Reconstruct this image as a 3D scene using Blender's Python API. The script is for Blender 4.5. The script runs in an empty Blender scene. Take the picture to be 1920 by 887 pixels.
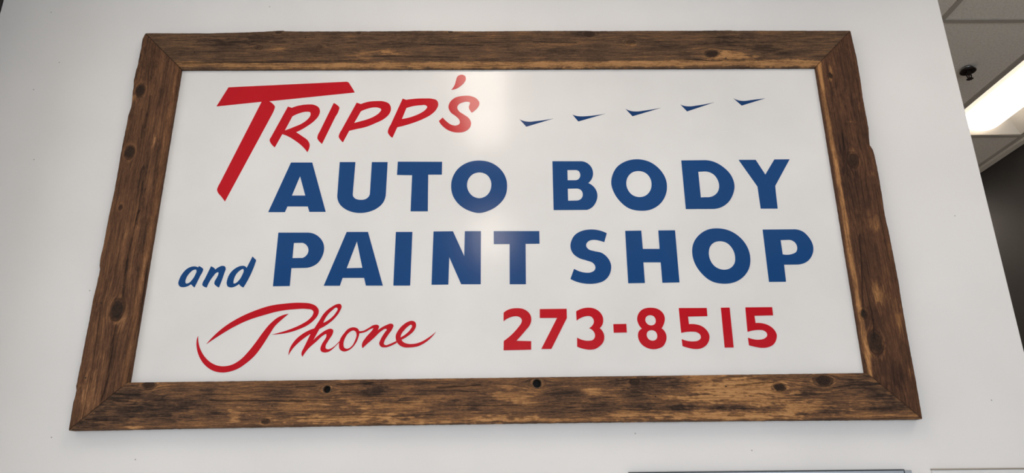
import bpy, bmesh, math, random
import numpy as np
from mathutils import Matrix, Vector
from mathutils.geometry import tessellate_polygon

scene = bpy.context.scene
COL = scene.collection

# ------------------------------------------------------------------ camera
cam_data = bpy.data.cameras.new('camera')
cam_data.sensor_fit = 'HORIZONTAL'
cam_data.sensor_width = 36.0
cam_data.lens = 25.5
cam_data.clip_start = 0.05
camera = bpy.data.objects.new('camera', cam_data)
COL.objects.link(camera)
right = Vector((0.99991037, -0.00850989, -0.01033584))
up = Vector((0.00693131, -0.33145177, 0.9434467))
fwd = Vector((0.01145446, 0.94343378, 0.33136308))
cm = Matrix.Identity(4)
for i in range(3):
    cm[i][0], cm[i][1], cm[i][2] = right[i], up[i], -fwd[i]
cm.translation = (0.01639, -2.41537, 1.6)
camera.matrix_world = cm
scene.camera = camera

# ------------------------------------------------------------------ world, exposure
world = bpy.data.worlds.new('world'); scene.world = world
world.use_nodes = True
bgn = world.node_tree.nodes['Background']
bgn.inputs[0].default_value = (0.62, 0.78, 1.0, 1)          # even daylight sky seen through the shop window
bgn.inputs[1].default_value = 0.8
scene.view_settings.view_transform = 'Standard'
scene.view_settings.look = 'None'
scene.view_settings.gamma = 1.0
scene.view_settings.use_curve_mapping = False
scene.view_settings.exposure = 0.27
LAMP = 10.5                                                  # lens emission of the ceiling lights
LAMP_COL = (1.0, 0.86, 0.725, 1)
REAR_DAYLIGHT, LEFT_DAYLIGHT = 68.0, 50.0                    # watts through the two shop windows

# daylight through the shop windows behind the camera and on the left
def daylight(name, w, h, watts, loc, rot):
    d = bpy.data.lights.new(name, 'AREA'); d.shape = 'RECTANGLE'; d.size = w; d.size_y = h
    d.energy = watts; d.color = (0.90, 0.945, 1.0)
    o = bpy.data.objects.new(name, d); COL.objects.link(o); o.location = loc; o.rotation_euler = rot
daylight('rear_daylight', 4.6, 2.1, REAR_DAYLIGHT, (0.9, -5.05, 1.65), (math.radians(90), 0, 0))
daylight('left_daylight', 3.0, 2.1, LEFT_DAYLIGHT, (-5.25, -2.5, 1.65), (math.radians(90), 0, math.radians(-90)))

# ------------------------------------------------------------------ helpers
CEIL = 3.72
SIGN_Z = 2.53647

def link(name, mesh, parent=None, loc=None):
    o = bpy.data.objects.new(name, mesh); COL.objects.link(o)
    if parent is not None: o.parent = parent
    if loc is not None: o.location = loc
    return o

def obj(name, bm, m, parent=None, loc=None, smooth=False):
    me = bpy.data.meshes.new(name)
    bmesh.ops.recalc_face_normals(bm, faces=bm.faces)
    bm.to_mesh(me); bm.free()
    if m is not None: me.materials.append(m)
    if smooth:
        for p in me.polygons: p.use_smooth = True
    return link(name, me, parent, loc)

def empty(name, loc=(0, 0, 0)):
    o = bpy.data.objects.new(name, None); COL.objects.link(o); o.location = loc
    o.empty_display_size = 0.1
    return o

def tag(o, label=None, cat=None, group=None, kind=None):
    if label: o['label'] = label
    if cat: o['category'] = cat
    if group: o['group'] = group
    if kind: o['kind'] = kind
    return o

def add_box(bm, x0, x1, y0, y1, z0, z1, bevel=0.0, seg=2):
    vs = [bm.verts.new(p) for p in ((x0,y0,z0),(x1,y0,z0),(x1,y1,z0),(x0,y1,z0),(x0,y0,z1),(x1,y0,z1),(x1,y1,z1),(x0,y1,z1))]
    fs = [bm.faces.new([vs[i] for i in f]) for f in ((3,2,1,0),(4,5,6,7),(0,1,5,4),(1,2,6,5),(2,3,7,6),(3,0,4,7))]
    if bevel > 0:
        es = set()
        for f in fs:
            for e in f.edges: es.add(e)
        bmesh.ops.bevel(bm, geom=list(es), offset=bevel, segments=seg, affect='EDGES')

def box(name, x0, x1, y0, y1, z0, z1, m, parent=None, bevel=0.0, seg=2):
    bm = bmesh.new(); add_box(bm, x0, x1, y0, y1, z0, z1, bevel, seg)
    return obj(name, bm, m, parent)

def add_lathe(bm, prof, n=28, axis='z'):
    """prof: list of (radius, height); revolved about z (or y)."""
    rings = []
    for r, h in prof:
        ring = []
        for k in range(n):
            a = 2*math.pi*k/n
            p = (r*math.cos(a), r*math.sin(a), h) if axis == 'z' else (r*math.cos(a), h, r*math.sin(a))
            ring.append(bm.verts.new(p))
        rings.append(ring)
    for a, b in zip(rings, rings[1:]):
        for k in range(n):
            bm.faces.new((a[k], a[(k+1) % n], b[(k+1) % n], b[k]))
    bm.faces.new(rings[0][::-1]); bm.faces.new(rings[-1])

# ------------------------------------------------------------------ materials
def mat(name, col=(0.8, 0.8, 0.8), rough=0.5, metal=0.0, spec=0.5):
    m = bpy.data.materials.new(name); m.use_nodes = True
    b = m.node_tree.nodes['Principled BSDF']
    b.inputs['Base Color'].default_value = (*col, 1)
    b.inputs['Roughness'].default_value = rough
    b.inputs['Metallic'].default_value = metal
    b.inputs['Specular IOR Level'].default_value = spec
    return m

def N(m, t, **kw):
    n = m.node_tree.nodes.new(t)
    for k, v in kw.items():
        if k in ('operation', 'blend_type', 'data_type', 'attribute_name', 'feature', 'noise_dimensions'): setattr(n, k, v)
        else: n.inputs[k].default_value = v
    return n

def L(m, a, b): m.node_tree.links.new(a, b)
def bsdf(m): return m.node_tree.nodes['Principled BSDF']

def ramp(m, stops):
    r = m.node_tree.nodes.new('ShaderNodeValToRGB'); e = r.color_ramp.elements
    while len(e) > len(stops): e.remove(e[-1])
    while len(e) < len(stops): e.new(0.5)
    for x, (p, c) in zip(e, stops): x.position = p; x.color = (*c, 1)
    return r

def paint(name, col, rough, bump=0.02, scale=260.0, var=0.03, specks=False, spec=0.5):
    m = mat(name, col, rough, spec=spec)
    tc = N(m, 'ShaderNodeTexCoord')
    n1 = N(m, 'ShaderNodeTexNoise', Scale=scale, Detail=3.0); L(m, tc.outputs['Object'], n1.inputs['Vector'])
    bp = N(m, 'ShaderNodeBump', Strength=bump*10, Distance=0.001); L(m, n1.outputs[0], bp.inputs['Height']); L(m, bp.outputs[0], bsdf(m).inputs['Normal'])
    n2 = N(m, 'ShaderNodeTexNoise', Scale=1.7, Detail=2.0); L(m, tc.outputs['Object'], n2.inputs['Vector'])
    lo = tuple(c*(1-var) for c in col); hi = tuple(min(1, c*(1+var)) for c in col)
    r = ramp(m, [(0.35, lo), (0.65, hi)]); L(m, n2.outputs[0], r.inputs[0])
    out = r.outputs[0]
    if specks:                                              # a few tiny nicks and dark scuffs in the paint
        v = N(m, 'ShaderNodeTexVoronoi', Scale=3.6); v.voronoi_dimensions = '2D'
        sx = N(m, 'ShaderNodeSeparateXYZ'); cx = N(m, 'ShaderNodeCombineXYZ'); L(m, tc.outputs['Object'], sx.inputs[0])
        L(m, sx.outputs[0], cx.inputs[0]); L(m, sx.outputs[2], cx.inputs[1]); L(m, cx.outputs[0], v.inputs['Vector'])
        lt = N(m, 'ShaderNodeMath', operation='LESS_THAN'); L(m, v.outputs['Distance'], lt.inputs[0]); lt.inputs[1].default_value = 0.0085
        sp = N(m, 'ShaderNodeSeparateColor'); L(m, v.outputs['Color'], sp.inputs[0])
        gt = N(m, 'ShaderNodeMath', operation='GREATER_THAN'); L(m, sp.outputs[0], gt.inputs[0]); gt.inputs[1].default_value = 0.55
        mu = N(m, 'ShaderNodeMath', operation='MULTIPLY'); L(m, lt.outputs[0], mu.inputs[0]); L(m, gt.outputs[0], mu.inputs[1])
        mx = N(m, 'ShaderNodeMix', data_type='RGBA'); L(m, mu.outputs[0], mx.inputs[0]); L(m, out, mx.inputs[6]); mx.inputs[7].default_value = (0.42, 0.41, 0.39, 1)
        out = mx.outputs[2]
    L(m, out, bsdf(m).inputs['Base Color'])
    return m

M_wall = paint('white_wall_paint', (0.785, 0.768, 0.75), 0.6, 0.012, specks=True, spec=0.3)
M_rear = paint('off_white_paint', (0.72, 0.71, 0.68), 0.6)
M_dark = paint('dark_brown_wall_paint', (0.030, 0.026, 0.025), 0.55, var=0.08)
M_floor = paint('grey_floor', (0.62, 0.59, 0.54), 0.45, scale=40)
M_tee = mat('ceiling_grid_paint', (0.43, 0.39, 0.34), 0.5)
M_trim = mat('ceiling_trim_paint', (0.72, 0.66, 0.58), 0.5)
M_troffer = mat('white_enamel', (0.66, 0.62, 0.56), 0.5)
M_glass = mat('poster_glass', (0.30, 0.31, 0.32), 0.15)
M_alu = mat('grey_anodised_metal', (0.40, 0.42, 0.45), 0.4, 0.6)
M_gasket = mat('dark_gasket', (0.04, 0.05, 0.055), 0.5)
M_tan = mat('tan_edge_banding', (0.36, 0.31, 0.25), 0.5)
M_board = mat('white_board', (0.72, 0.72, 0.71), 0.35)
M_bronze = mat('dark_bronze', (0.028, 0.020, 0.018), 0.42, 0.6)
M_chrome = mat('dull_chrome', (0.30, 0.30, 0.30), 0.22, 0.9)
M_black = mat('shadowed_hole', (0.010, 0.008, 0.007), 0.9)

M_tile = mat('mineral_fibre_tile', (0.6, 0.57, 0.52), 0.9, spec=0.1)
tc = N(M_tile, 'ShaderNodeTexCoord')
n1 = N(M_tile, 'ShaderNodeTexNoise', Scale=90.0, Detail=4.0); L(M_tile, tc.outputs['Object'], n1.inputs['Vector'])
n2 = N(M_tile, 'ShaderNodeTexVoronoi', Scale=34.0); L(M_tile, tc.outputs['Object'], n2.inputs['Vector'])
r1 = ramp(M_tile, [(0.30, (0.68, 0.63, 0.565)), (0.5, (0.78, 0.725, 0.65)), (0.7, (0.82, 0.77, 0.70))]); L(M_tile, n1.outputs[0], r1.inputs[0])
r2 = ramp(M_tile, [(0.05, (0.55, 0.52, 0.48)), (0.13, (1, 1, 1))]); L(M_tile, n2.outputs['Distance'], r2.inputs[0])
mx = N(M_tile, 'ShaderNodeMix', data_type='RGBA', blend_type='MULTIPLY'); mx.inputs[0].default_value = 0.7
L(M_tile, r1.outputs[0], mx.inputs[6]); L(M_tile, r2.outputs[0], mx.inputs[7]); L(M_tile, mx.outputs[2], bsdf(M_tile).inputs['Base Color'])
bp = N(M_tile, 'ShaderNodeBump', Strength=0.5, Distance=0.002); L(M_tile, n1.outputs[0], bp.inputs['Height']); L(M_tile, bp.outputs[0], bsdf(M_tile).inputs['Normal'])

M_lens = mat('glowing_lens', (0.9, 0.9, 0.88), 0.5)
bsdf(M_lens).inputs['Emission Color'].default_value = LAMP_COL
bsdf(M_lens).inputs['Emission Strength'].default_value = LAMP
M_dim_lens = mat('glowing_dim_lens', (0.9, 0.88, 0.84), 0.5)          # weaker emission by the dark wall, keeps that fixture's reflectors from burning out
bsdf(M_dim_lens).inputs['Emission Color'].default_value = (1.0, 0.88, 0.74, 1)
bsdf(M_dim_lens).inputs['Emission Strength'].default_value = LAMP*0.38

PANEL_ROUGH = 0.15
def gloss(name, col):
    m = mat(name, col, PANEL_ROUGH, spec=0.28)
    tc = N(m, 'ShaderNodeTexCoord')
    n = N(m, 'ShaderNodeTexNoise', Scale=3.0, Detail=3.0); L(m, tc.outputs['Object'], n.inputs['Vector'])
    r = ramp(m, [(0.3, tuple(c*0.96 for c in col)), (0.7, tuple(min(1, c*1.04) for c in col))]); L(m, n.outputs[0], r.inputs[0])
    L(m, r.outputs[0], bsdf(m).inputs['Base Color'])
    n3 = N(m, 'ShaderNodeTexNoise', Scale=9.0, Detail=2.0); L(m, tc.outputs['Object'], n3.inputs['Vector'])
    bp = N(m, 'ShaderNodeBump', Strength=0.04, Distance=0.004); L(m, n3.outputs[0], bp.inputs['Height']); L(m, bp.outputs[0], bsdf(m).inputs['Normal'])
    return m
M_panel = gloss('glossy_white_panel', (0.755, 0.742, 0.722))
M_red = gloss('glossy_red_enamel', (0.50, 0.0045, 0.013))
M_blue = gloss('glossy_blue_enamel', (0.0065, 0.058, 0.200))
M_navy = gloss('glossy_navy_enamel', (0.006, 0.042, 0.150))

def wood(name, stops, contrast=1.0, red=0.0):
    m = mat(name, (0.1, 0.06, 0.03), 0.8, spec=0.25)
    nt = m.node_tree
    ga = N(m, 'ShaderNodeAttribute', attribute_name='grain')
    ta = N(m, 'ShaderNodeAttribute', attribute_name='tone')
    sep = N(m, 'ShaderNodeSeparateColor'); L(m, ta.outputs['Color'], sep.inputs[0])
    def stretched(sx, sy, detail, rough=0.6):
        mp = N(m, 'ShaderNodeMapping'); mp.inputs['Scale'].default_value = (sx, sy, 1)
        L(m, ga.outputs['Vector'], mp.inputs['Vector'])
        n = N(m, 'ShaderNodeTexNoise', Scale=1.0, Detail=detail, Roughness=rough); L(m, mp.outputs[0], n.inputs['Vector'])
        return n.outputs[0]
    def math_(op, a, b):
        n = N(m, 'ShaderNodeMath', operation=op)
        for i, v in enumerate((a, b)):
            if isinstance(v, (int, float)): n.inputs[i].default_value = v
            else: L(m, v, n.inputs[i])
        return n.outputs[0]
    fibre = stretched(15, 340, 5, 0.7)
    band = stretched(3.5, 95, 4)
    blot = stretched(9, 34, 5, 0.62)
    gritty = stretched(90, 330, 3)
    s = math_('MULTIPLY', math_('SUBTRACT', fibre, 0.5), 1.4*contrast)
    s = math_('ADD', s, math_('MULTIPLY', math_('SUBTRACT', band, 0.5), 0.75*contrast))
    s = math_('ADD', s, math_('MULTIPLY', math_('SUBTRACT', blot, 0.5), 0.7*contrast))
    s = math_('ADD', s, math_('MULTIPLY', math_('SUBTRACT', gritty, 0.5), 0.55*contrast))
    s = math_('ADD', s, 0.44)
    s = math_('ADD', s, math_('MULTIPLY', sep.outputs[0], 0.36))      # worn, bared wood
    s = math_('SUBTRACT', s, math_('MULTIPLY', sep.outputs[1], 0.26)) # dark weathering stains, and shade painted on the side faces
    r = ramp(m, stops); L(m, s, r.inputs[0])
    # long dark checks in the grain
    chk = stretched(2.2, 170, 2, 0.5)
    ck = N(m, 'ShaderNodeMapRange'); L(m, chk, ck.inputs['Value'])
    for k, v in (('From Min', 0.30), ('From Max', 0.36), ('To Min', 0.45), ('To Max', 1.0)): ck.inputs[k].default_value = v
    m1 = N(m, 'ShaderNodeMix', data_type='RGBA', blend_type='MULTIPLY'); m1.inputs[0].default_value = 1.0
    L(m, r.outputs[0], m1.inputs[6]); L(m, ck.outputs[0], m1.inputs[7])
    # small pale chips and flecks
    fl = N(m, 'ShaderNodeMapRange'); L(m, stretched(150, 330, 2), fl.inputs['Value'])
    for k, v in (('From Min', 0.70), ('From Max', 0.78), ('To Min', 0.0), ('To Max', 0.55)): fl.inputs[k].default_value = v
    mf = N(m, 'ShaderNodeMix', data_type='RGBA'); L(m, fl.outputs[0], mf.inputs[0]); L(m, m1.outputs[2], mf.inputs[6]); mf.inputs[7].default_value = (0.34, 0.24, 0.15, 1)
    m1 = mf
    # knots: dark heartwood with rings
    m2 = N(m, 'ShaderNodeMix', data_type='RGBA'); L(m, sep.outputs[2], m2.inputs[0]); L(m, m1.outputs[2], m2.inputs[6])
    kn = stretched(40, 520, 2)
    kr = ramp(m, [(0.38, (0.010, 0.006, 0.004)), (0.62, (0.045, 0.022, 0.012))]); L(m, kn, kr.inputs[0]); L(m, kr.outputs[0], m2.inputs[7])
    m3 = N(m, 'ShaderNodeMix', data_type='RGBA'); L(m, ta.outputs['Alpha'], m3.inputs[0]); L(m, m2.outputs[2], m3.inputs[6]); m3.inputs[7].default_value = (0.008, 0.005, 0.004, 1)
    L(m, m3.outputs[2], bsdf(m).inputs['Base Color'])
    h = math_('ADD', math_('MULTIPLY', fibre, 0.6), math_('ADD', math_('MULTIPLY', band, 0.8), math_('MULTIPLY', ck.outputs[0], 0.6)))
    bp = N(m, 'ShaderNodeBump', Strength=0.95, Distance=0.0024); L(m, h, bp.inputs['Height']); L(m, bp.outputs[0], bsdf(m).inputs['Normal'])
    return m

# ------------------------------------------------------------------ the room
RETURN = 0.34
AXIS_LEFT, AXIS_RIGHT = -1.958, 1.765            # ends of the white partition that carries the sign
DARK_X = 3.42                                    # inner face of the dark side wall
REAR, FAR, LEFT = -4.8, 5.6, -5.0
def struct(o): o['kind'] = 'structure'; return o
struct(box('floor', LEFT-0.3, DARK_X+0.3, REAR-0.3, FAR+0.3, -0.1, 0.0, M_floor))
struct(box('wall_front', AXIS_LEFT, AXIS_RIGHT, 0.0, 0.13, 0.001, CEIL-0.001, M_wall, bevel=0.003))
struct(box('trim_2', AXIS_LEFT-0.30, AXIS_LEFT-0.001, -RETURN, 0.13, 0.001, CEIL-0.001, M_dark))     # dark return at the partition's left end
struct(box('wall_right', DARK_X, DARK_X+0.15, REAR, FAR, 0.001, CEIL+0.1, M_dark))
struct(box('wall_far', LEFT, DARK_X, FAR, FAR+0.15, 0.001, CEIL+0.1, M_rear))
# rear and left walls with their shop windows
def window_wall(wall, window, a0, a1, w0, w1, z0, z1, at, along_x):
    def bx(bm, p0, p1, q0, q1, za, zb):
        if along_x: add_box(bm, p0, p1, q0, q1, za, zb)
        else: add_box(bm, q0, q1, p0, p1, za, zb)
    bm = bmesh.new(); d0, d1 = at-0.15, at
    bx(bm, a0, w0, d0, d1, 0.001, CEIL+0.1); bx(bm, w1, a1, d0, d1, 0.001, CEIL+0.1)
    bx(bm, w0, w1, d0, d1, 0.001, z0); bx(bm, w0, w1, d0, d1, z1, CEIL+0.1)
    struct(obj(wall, bm, M_rear))
    root = struct(empty(window, (((w0+w1)/2, at-0.07, z0) if along_x else (at-0.07, (w0+w1)/2, z0))))
    h, wd = z1-z0, (w1-w0)/2
    for a in ((-wd, -wd+0.05, 0.05, h-0.05), (wd-0.05, wd, 0.05, h-0.05), (-0.03, 0.03, 0.05, h-0.05), (-wd, wd, 0, 0.05), (-wd, wd, h-0.05, h)):
        bm = bmesh.new(); bx(bm, a[0], a[1], -0.03, 0.03, a[2], a[3]); obj('window_frame', bm, M_alu, root)
window_wall('wall_rear', 'window_1', LEFT-0.15, DARK_X+0.15, -1.4, 3.2, 0.6, 2.7, REAR, True)
window_wall('wall_left', 'window_2', REAR, FAR, -4.0, -1.0, 0.6, 2.7, LEFT, False)

# ceiling: a slab with its tiles and grid bars as pieces
ceiling = struct(box('ceiling', LEFT-0.15, DARK_X+0.15, REAR-0.15, FAR+0.15, CEIL+0.20, CEIL+0.25, M_rear))
TW, TL_ = 0.6096, 1.2192
TEE = 0.024
def tile_mesh(w, l):
    bm = bmesh.new(); add_box(bm, -w/2, w/2, -l/2, l/2, 0.0, 0.014, 0.002, 1)
    me = bpy.data.meshes.new('ceiling_tile'); bmesh.ops.recalc_face_normals(bm, faces=bm.faces); bm.to_mesh(me); bm.free()
    me.materials.append(M_tile); return me
tile_cache = {}
def grid(x_phase, y_phase, xa, xb, ya, yb, lights):
    """lay a 2 by 4 foot ceiling grid between the limits; lights = cells left open for a light"""
    xs = [xa] + [x_phase+k*TW for k in range(-20, 20) if xa+0.05 < x_phase+k*TW < xb-0.05] + [xb]
    ys = [ya] + [y_phase+k*TL_ for k in range(-20, 20) if ya+0.05 < y_phase+k*TL_ < yb-0.05] + [yb]
    for i, (x0, x1) in enumerate(zip(xs, xs[1:])):
        for y0, y1 in zip(ys, ys[1:]):
            if any(x0 < lx < x1 and y0 < ly < y1 for lx, ly in lights): continue
            w, l = round(x1-x0-0.004, 3), round(y1-y0-0.004, 3)
            if (w, l) not in tile_cache: tile_cache[(w, l)] = tile_mesh(w, l)
            link('ceiling_tile', tile_cache[(w, l)], ceiling, ((x0+x1)/2, (y0+y1)/2, CEIL+0.004))
    for x in xs[1:-1]: box('ceiling_bar', x-TEE/2, x+TEE/2, ya, yb, CEIL-0.003, CEIL+0.0035, M_tee, ceiling)
    for y in ys[1:-1]:
        for x0, x1 in zip(xs, xs[1:]):
            box('ceiling_bar', x0+(TEE/2 if x0 > xa else 0)+0.0005, x1-(TEE/2 if x1 < xb else 0)-0.0005, y-TEE/2, y+TEE/2, CEIL-0.0025, CEIL+0.0035, M_tee, ceiling)

BACK_X, BACK_Y = 2.134, 0.5245
FRONT_X, FRONT_Y = -0.40, -0.72
LIGHTS_BACK = [(BACK_X+1.5*TW, BACK_Y+0.5*TL_), (BACK_X-1.5*TW, BACK_Y+1.5*TL_), (BACK_X-6.5*TW, BACK_Y+1.5*TL_), (BACK_X+1.5*TW, BACK_Y+2.5*TL_)]  # first is in view; the others are added, hidden, to brighten the back ceiling
LIGHTS_FRONT = [(FRONT_X+(k+0.5)*TW, FRONT_Y-(r+0.5)*TL_) for k, r in ((0, 0), (4, 0), (-5, 0), (0, 2))]  # the far left one is added to brighten the left end of the wall
grid(BACK_X, BACK_Y, LEFT, 3.354, 0.14, FAR, LIGHTS_BACK)
grid(FRONT_X, FRONT_Y, LEFT, DARK_X, REAR, -0.01, LIGHTS_FRONT)
# strip of bare ceiling over the partition, from its end to the side wall
box('ceiling_panel', LEFT, DARK_X, -0.009, 0.139, CEIL+0.002, CEIL+0.016, M_trim, ceiling)
# painted trim where the back ceiling meets the dark wall
struct(box('trim_1', 3.366, DARK_X-0.001, 0.14, FAR, CEIL-0.016, CEIL+0.004, M_trim, bevel=0.004))
box('ceiling_bar', 3.342, 3.366, 0.14, FAR, CEIL-0.003, CEIL+0.0035, M_tee, ceiling)

# ------------------------------------------------------------------ ceiling lights
def ceiling_light(x, y, label, lens=None):
    root = tag(empty('ceiling_light', (x, y, CEIL)), label, 'ceiling light', 'recessed ceiling lights')
    w, l = TW/2-TEE/2-0.001, TL_/2-TEE/2-0.001
    up_, lw, rim, ins = 0.075, 0.135, 0.012, 0.10
    bm = bmesh.new()                                            # rim lying in the grid opening
    for a in ((-w, w, -l, -l+rim), (-w, w, l-rim, l), (-w, -w+rim, -l+rim, l-rim), (w-rim, w, -l+rim, l-rim)):
        add_box(bm, a[0], a[1], a[2], a[3], 0.0, 0.006)
    obj('rim', bm, M_tee, root)
    wi, li = w-rim, l-rim
    for s in (-1, 1):                                           # gently curved side reflectors
        bm = bmesh.new(); n = 8; lo = []; 
        for k in range(n+1):
            t = k/n; xx = s*(wi+(lw-wi)*t); zz = 0.004+up_*math.sin(t*math.pi/2); yy = li-ins*t
            lo.append((bm.verts.new((xx, -yy, zz)), bm.verts.new((xx, yy, zz)), bm.verts.new((xx, yy, zz+0.002)), bm.verts.new((xx, -yy, zz+0.002))))
        for p, q in zip(lo, lo[1:]):
            bm.faces.new((p[0], q[0], q[1], p[1])); bm.faces.new((p[3], p[2], q[2], q[3]))
        obj('side_reflector', bm, M_troffer, root, smooth=True)
    for s in (-1, 1):                                           # sloping end plates, meeting the side reflectors
        bm = bmesh.new(); n = 8; pr = None
        for k in range(n+1):
            t = k/n; xx = wi+(lw-wi)*t; zz = 0.004+up_*math.sin(t*math.pi/2); yy = s*(li-ins*t)
            q = (bm.verts.new((-xx, yy, zz)), bm.verts.new((xx, yy, zz)), bm.verts.new((xx, yy+s*0.001, zz+0.002)), bm.verts.new((-xx, yy+s*0.001, zz+0.002)))
            if pr: bm.faces.new((pr[0], pr[1], q[1], q[0])); bm.faces.new((pr[3], q[3], q[2], pr[2]))
            pr = q
        obj('end_plate', bm, M_troffer, root, smooth=True)
    bm = bmesh.new(); n = 18; prev = None; ends = [[], []]      # bulging lens
    for k in range(n+1):
        a = math.pi*k/n; xx = -lw*math.cos(a); zz = 0.004+up_-(up_-0.002)*math.sin(a)
        t = (zz-0.004)/up_; yy = li-ins*max(t, 0)-0.002-0.035*(1-t)
        c = (bm.verts.new((xx, -yy, zz)), bm.verts.new((xx, yy, zz)))
        ends[0].append(c[0]); ends[1].append(c[1])
        if prev: bm.faces.new((prev[0], c[0], c[1], prev[1]))
        prev = c
    bm.faces.new(ends[0]); bm.faces.new(ends[1])
    obj('lens', bm, lens or M_lens, root, smooth=False)
    return root
ceiling_light(*LIGHTS_BACK[0], 'recessed ceiling light with a bulging lens, lit, beside the dark wall', M_dim_lens)
for (x, y), lab in zip(LIGHTS_BACK[1:], ('added unseen ceiling light behind the white partition, near its right end, brightening the back ceiling', 'added unseen ceiling light behind the white partition, near its left end, brightening the back ceiling', 'added unseen ceiling light by the dark wall, deeper in the back room, brightening the back ceiling')):
    ceiling_light(x, y, lab)
for (x, y), lab in zip(LIGHTS_FRONT, ('lit recessed ceiling light right in front of the sign, outside the picture',
        'lit recessed ceiling light right of the sign beside the dark wall, outside the picture', 'lit recessed ceiling light left of the sign near the side window, outside the picture',
        'lit recessed ceiling light behind the camera in line with the sign')):
    ceiling_light(x, y, lab)

# ------------------------------------------------------------------ sprinkler
spr = tag(empty('sprinkler', (2.512, 0.94, CEIL)), 'dark bronze fire sprinkler hanging from the grey ceiling tile', 'sprinkler'); spr.scale = (0.92, 0.92, 1.18)
bm = bmesh.new(); add_lathe(bm, [(0.026, 0.004), (0.030, -0.004), (0.034, -0.011), (0.043, -0.016), (0.044, -0.019), (0.041, -0.021), (0.030, -0.020), (0.020, -0.017)])
obj('escutcheon', bm, M_bronze, spr, smooth=True)
bm = bmesh.new(); add_lathe(bm, [(0.0245, 0.003), (0.0315, -0.0045), (0.0355, -0.0105), (0.033, -0.0035), (0.026, 0.0035)])
obj('escutcheon_cup', bm, M_chrome, spr, smooth=True)
bm = bmesh.new(); add_lathe(bm, [(0.013, -0.015), (0.013, -0.028), (0.010, -0.030), (0.010, -0.034), (0.005, -0.035)], 16)
obj('nozzle', bm, M_bronze, spr)
bm = bmesh.new(); add_lathe(bm, [(0.0035, -0.034), (0.0042, -0.044), (0.0035, -0.054)], 12); obj('glass_bulb', bm, mat('dark_bulb', (0.05, 0.02, 0.018), 0.15), spr, smooth=True)
for s in (-1, 1):
    bm = bmesh.new(); pts = [(s*0.0095, -0.031), (s*0.0135, -0.040), (s*0.0105, -0.050), (s*0.003, -0.056)]
    pr = None
    for px_, pz_ in pts:
        q = [bm.verts.new((px_+dx, dy, pz_)) for dx, dy in ((-0.0022, -0.003), (0.0022, -0.003), (0.0022, 0.003), (-0.0022, 0.003))]
        if pr:
            for k in range(4): bm.faces.new((pr[k], pr[(k+1) % 4], q[(k+1) % 4], q[k]))
        else: bm.faces.new(q)
        pr = q
    bm.faces.new(pr[::-1]); obj('frame_arm', bm, M_bronze, spr)
bm = bmesh.new()                                                # toothed deflector
n = 32; rg = []
for z in (-0.056, -0.0585):
    rg.append([bm.verts.new(((0.019 if (k//2) % 2 else 0.0145)*math.cos(2*math.pi*k/n), (0.019 if (k//2) % 2 else 0.0145)*math.sin(2*math.pi*k/n), z)) for k in range(n)])
for k in range(n): bm.faces.new((rg[0][k], rg[0][(k+1) % n], rg[1][(k+1) % n], rg[1][k]))
bm.faces.new(rg[0]); bm.faces.new(rg[1][::-1]); obj('deflector', bm, M_bronze, spr)

# ------------------------------------------------------------------ framed things below the sign (only their tops are in view)
fr = tag(empty('picture_frame', (0.852, 0.0, 1.05)), 'grey metal framed picture with a dark edge under the right end of the sign', 'picture frame')
fw, fh, rw = 0.45, 0.6, 0.024
for n_, a in (('frame_rail', (-fw, fw, fh-rw, fh)), ('frame_rail', (-fw, fw, 0, rw)), ('frame_stile', (-fw, -fw+rw, rw+0.0005, fh-rw-0.0005)), ('frame_stile', (fw-rw, fw, rw+0.0005, fh-rw-0.0005))):
    box(n_, a[0], a[1], -0.016, -0.001, a[2], a[3], M_alu, fr, bevel=0.0015, seg=1)
box('dark_edge', -fw+0.004, fw-rw, -0.0175, -0.001, fh+0.0003, fh+0.003, M_gasket, fr)
box('corner_joint', fw-rw-0.002, fw-rw+0.001, -0.0167, -0.0155, fh-rw, fh, M_gasket, fr)
box('glazing', -fw+rw, fw-rw, -0.010, -0.004, rw, fh-rw, M_glass, fr)
br = tag(empty('notice_board', (1.551, 0.0, 1.10)), 'white board with a thin tan top edge beside the end of the white wall', 'board')
box('board_face', -0.18, 0.18, -0.012, -0.001, 0, 0.5495, M_board, br, bevel=0.001, seg=1)
box('tan_edge', -0.181, 0.181, -0.014, -0.001, 0.55, 0.5535, M_tan, br)

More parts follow.
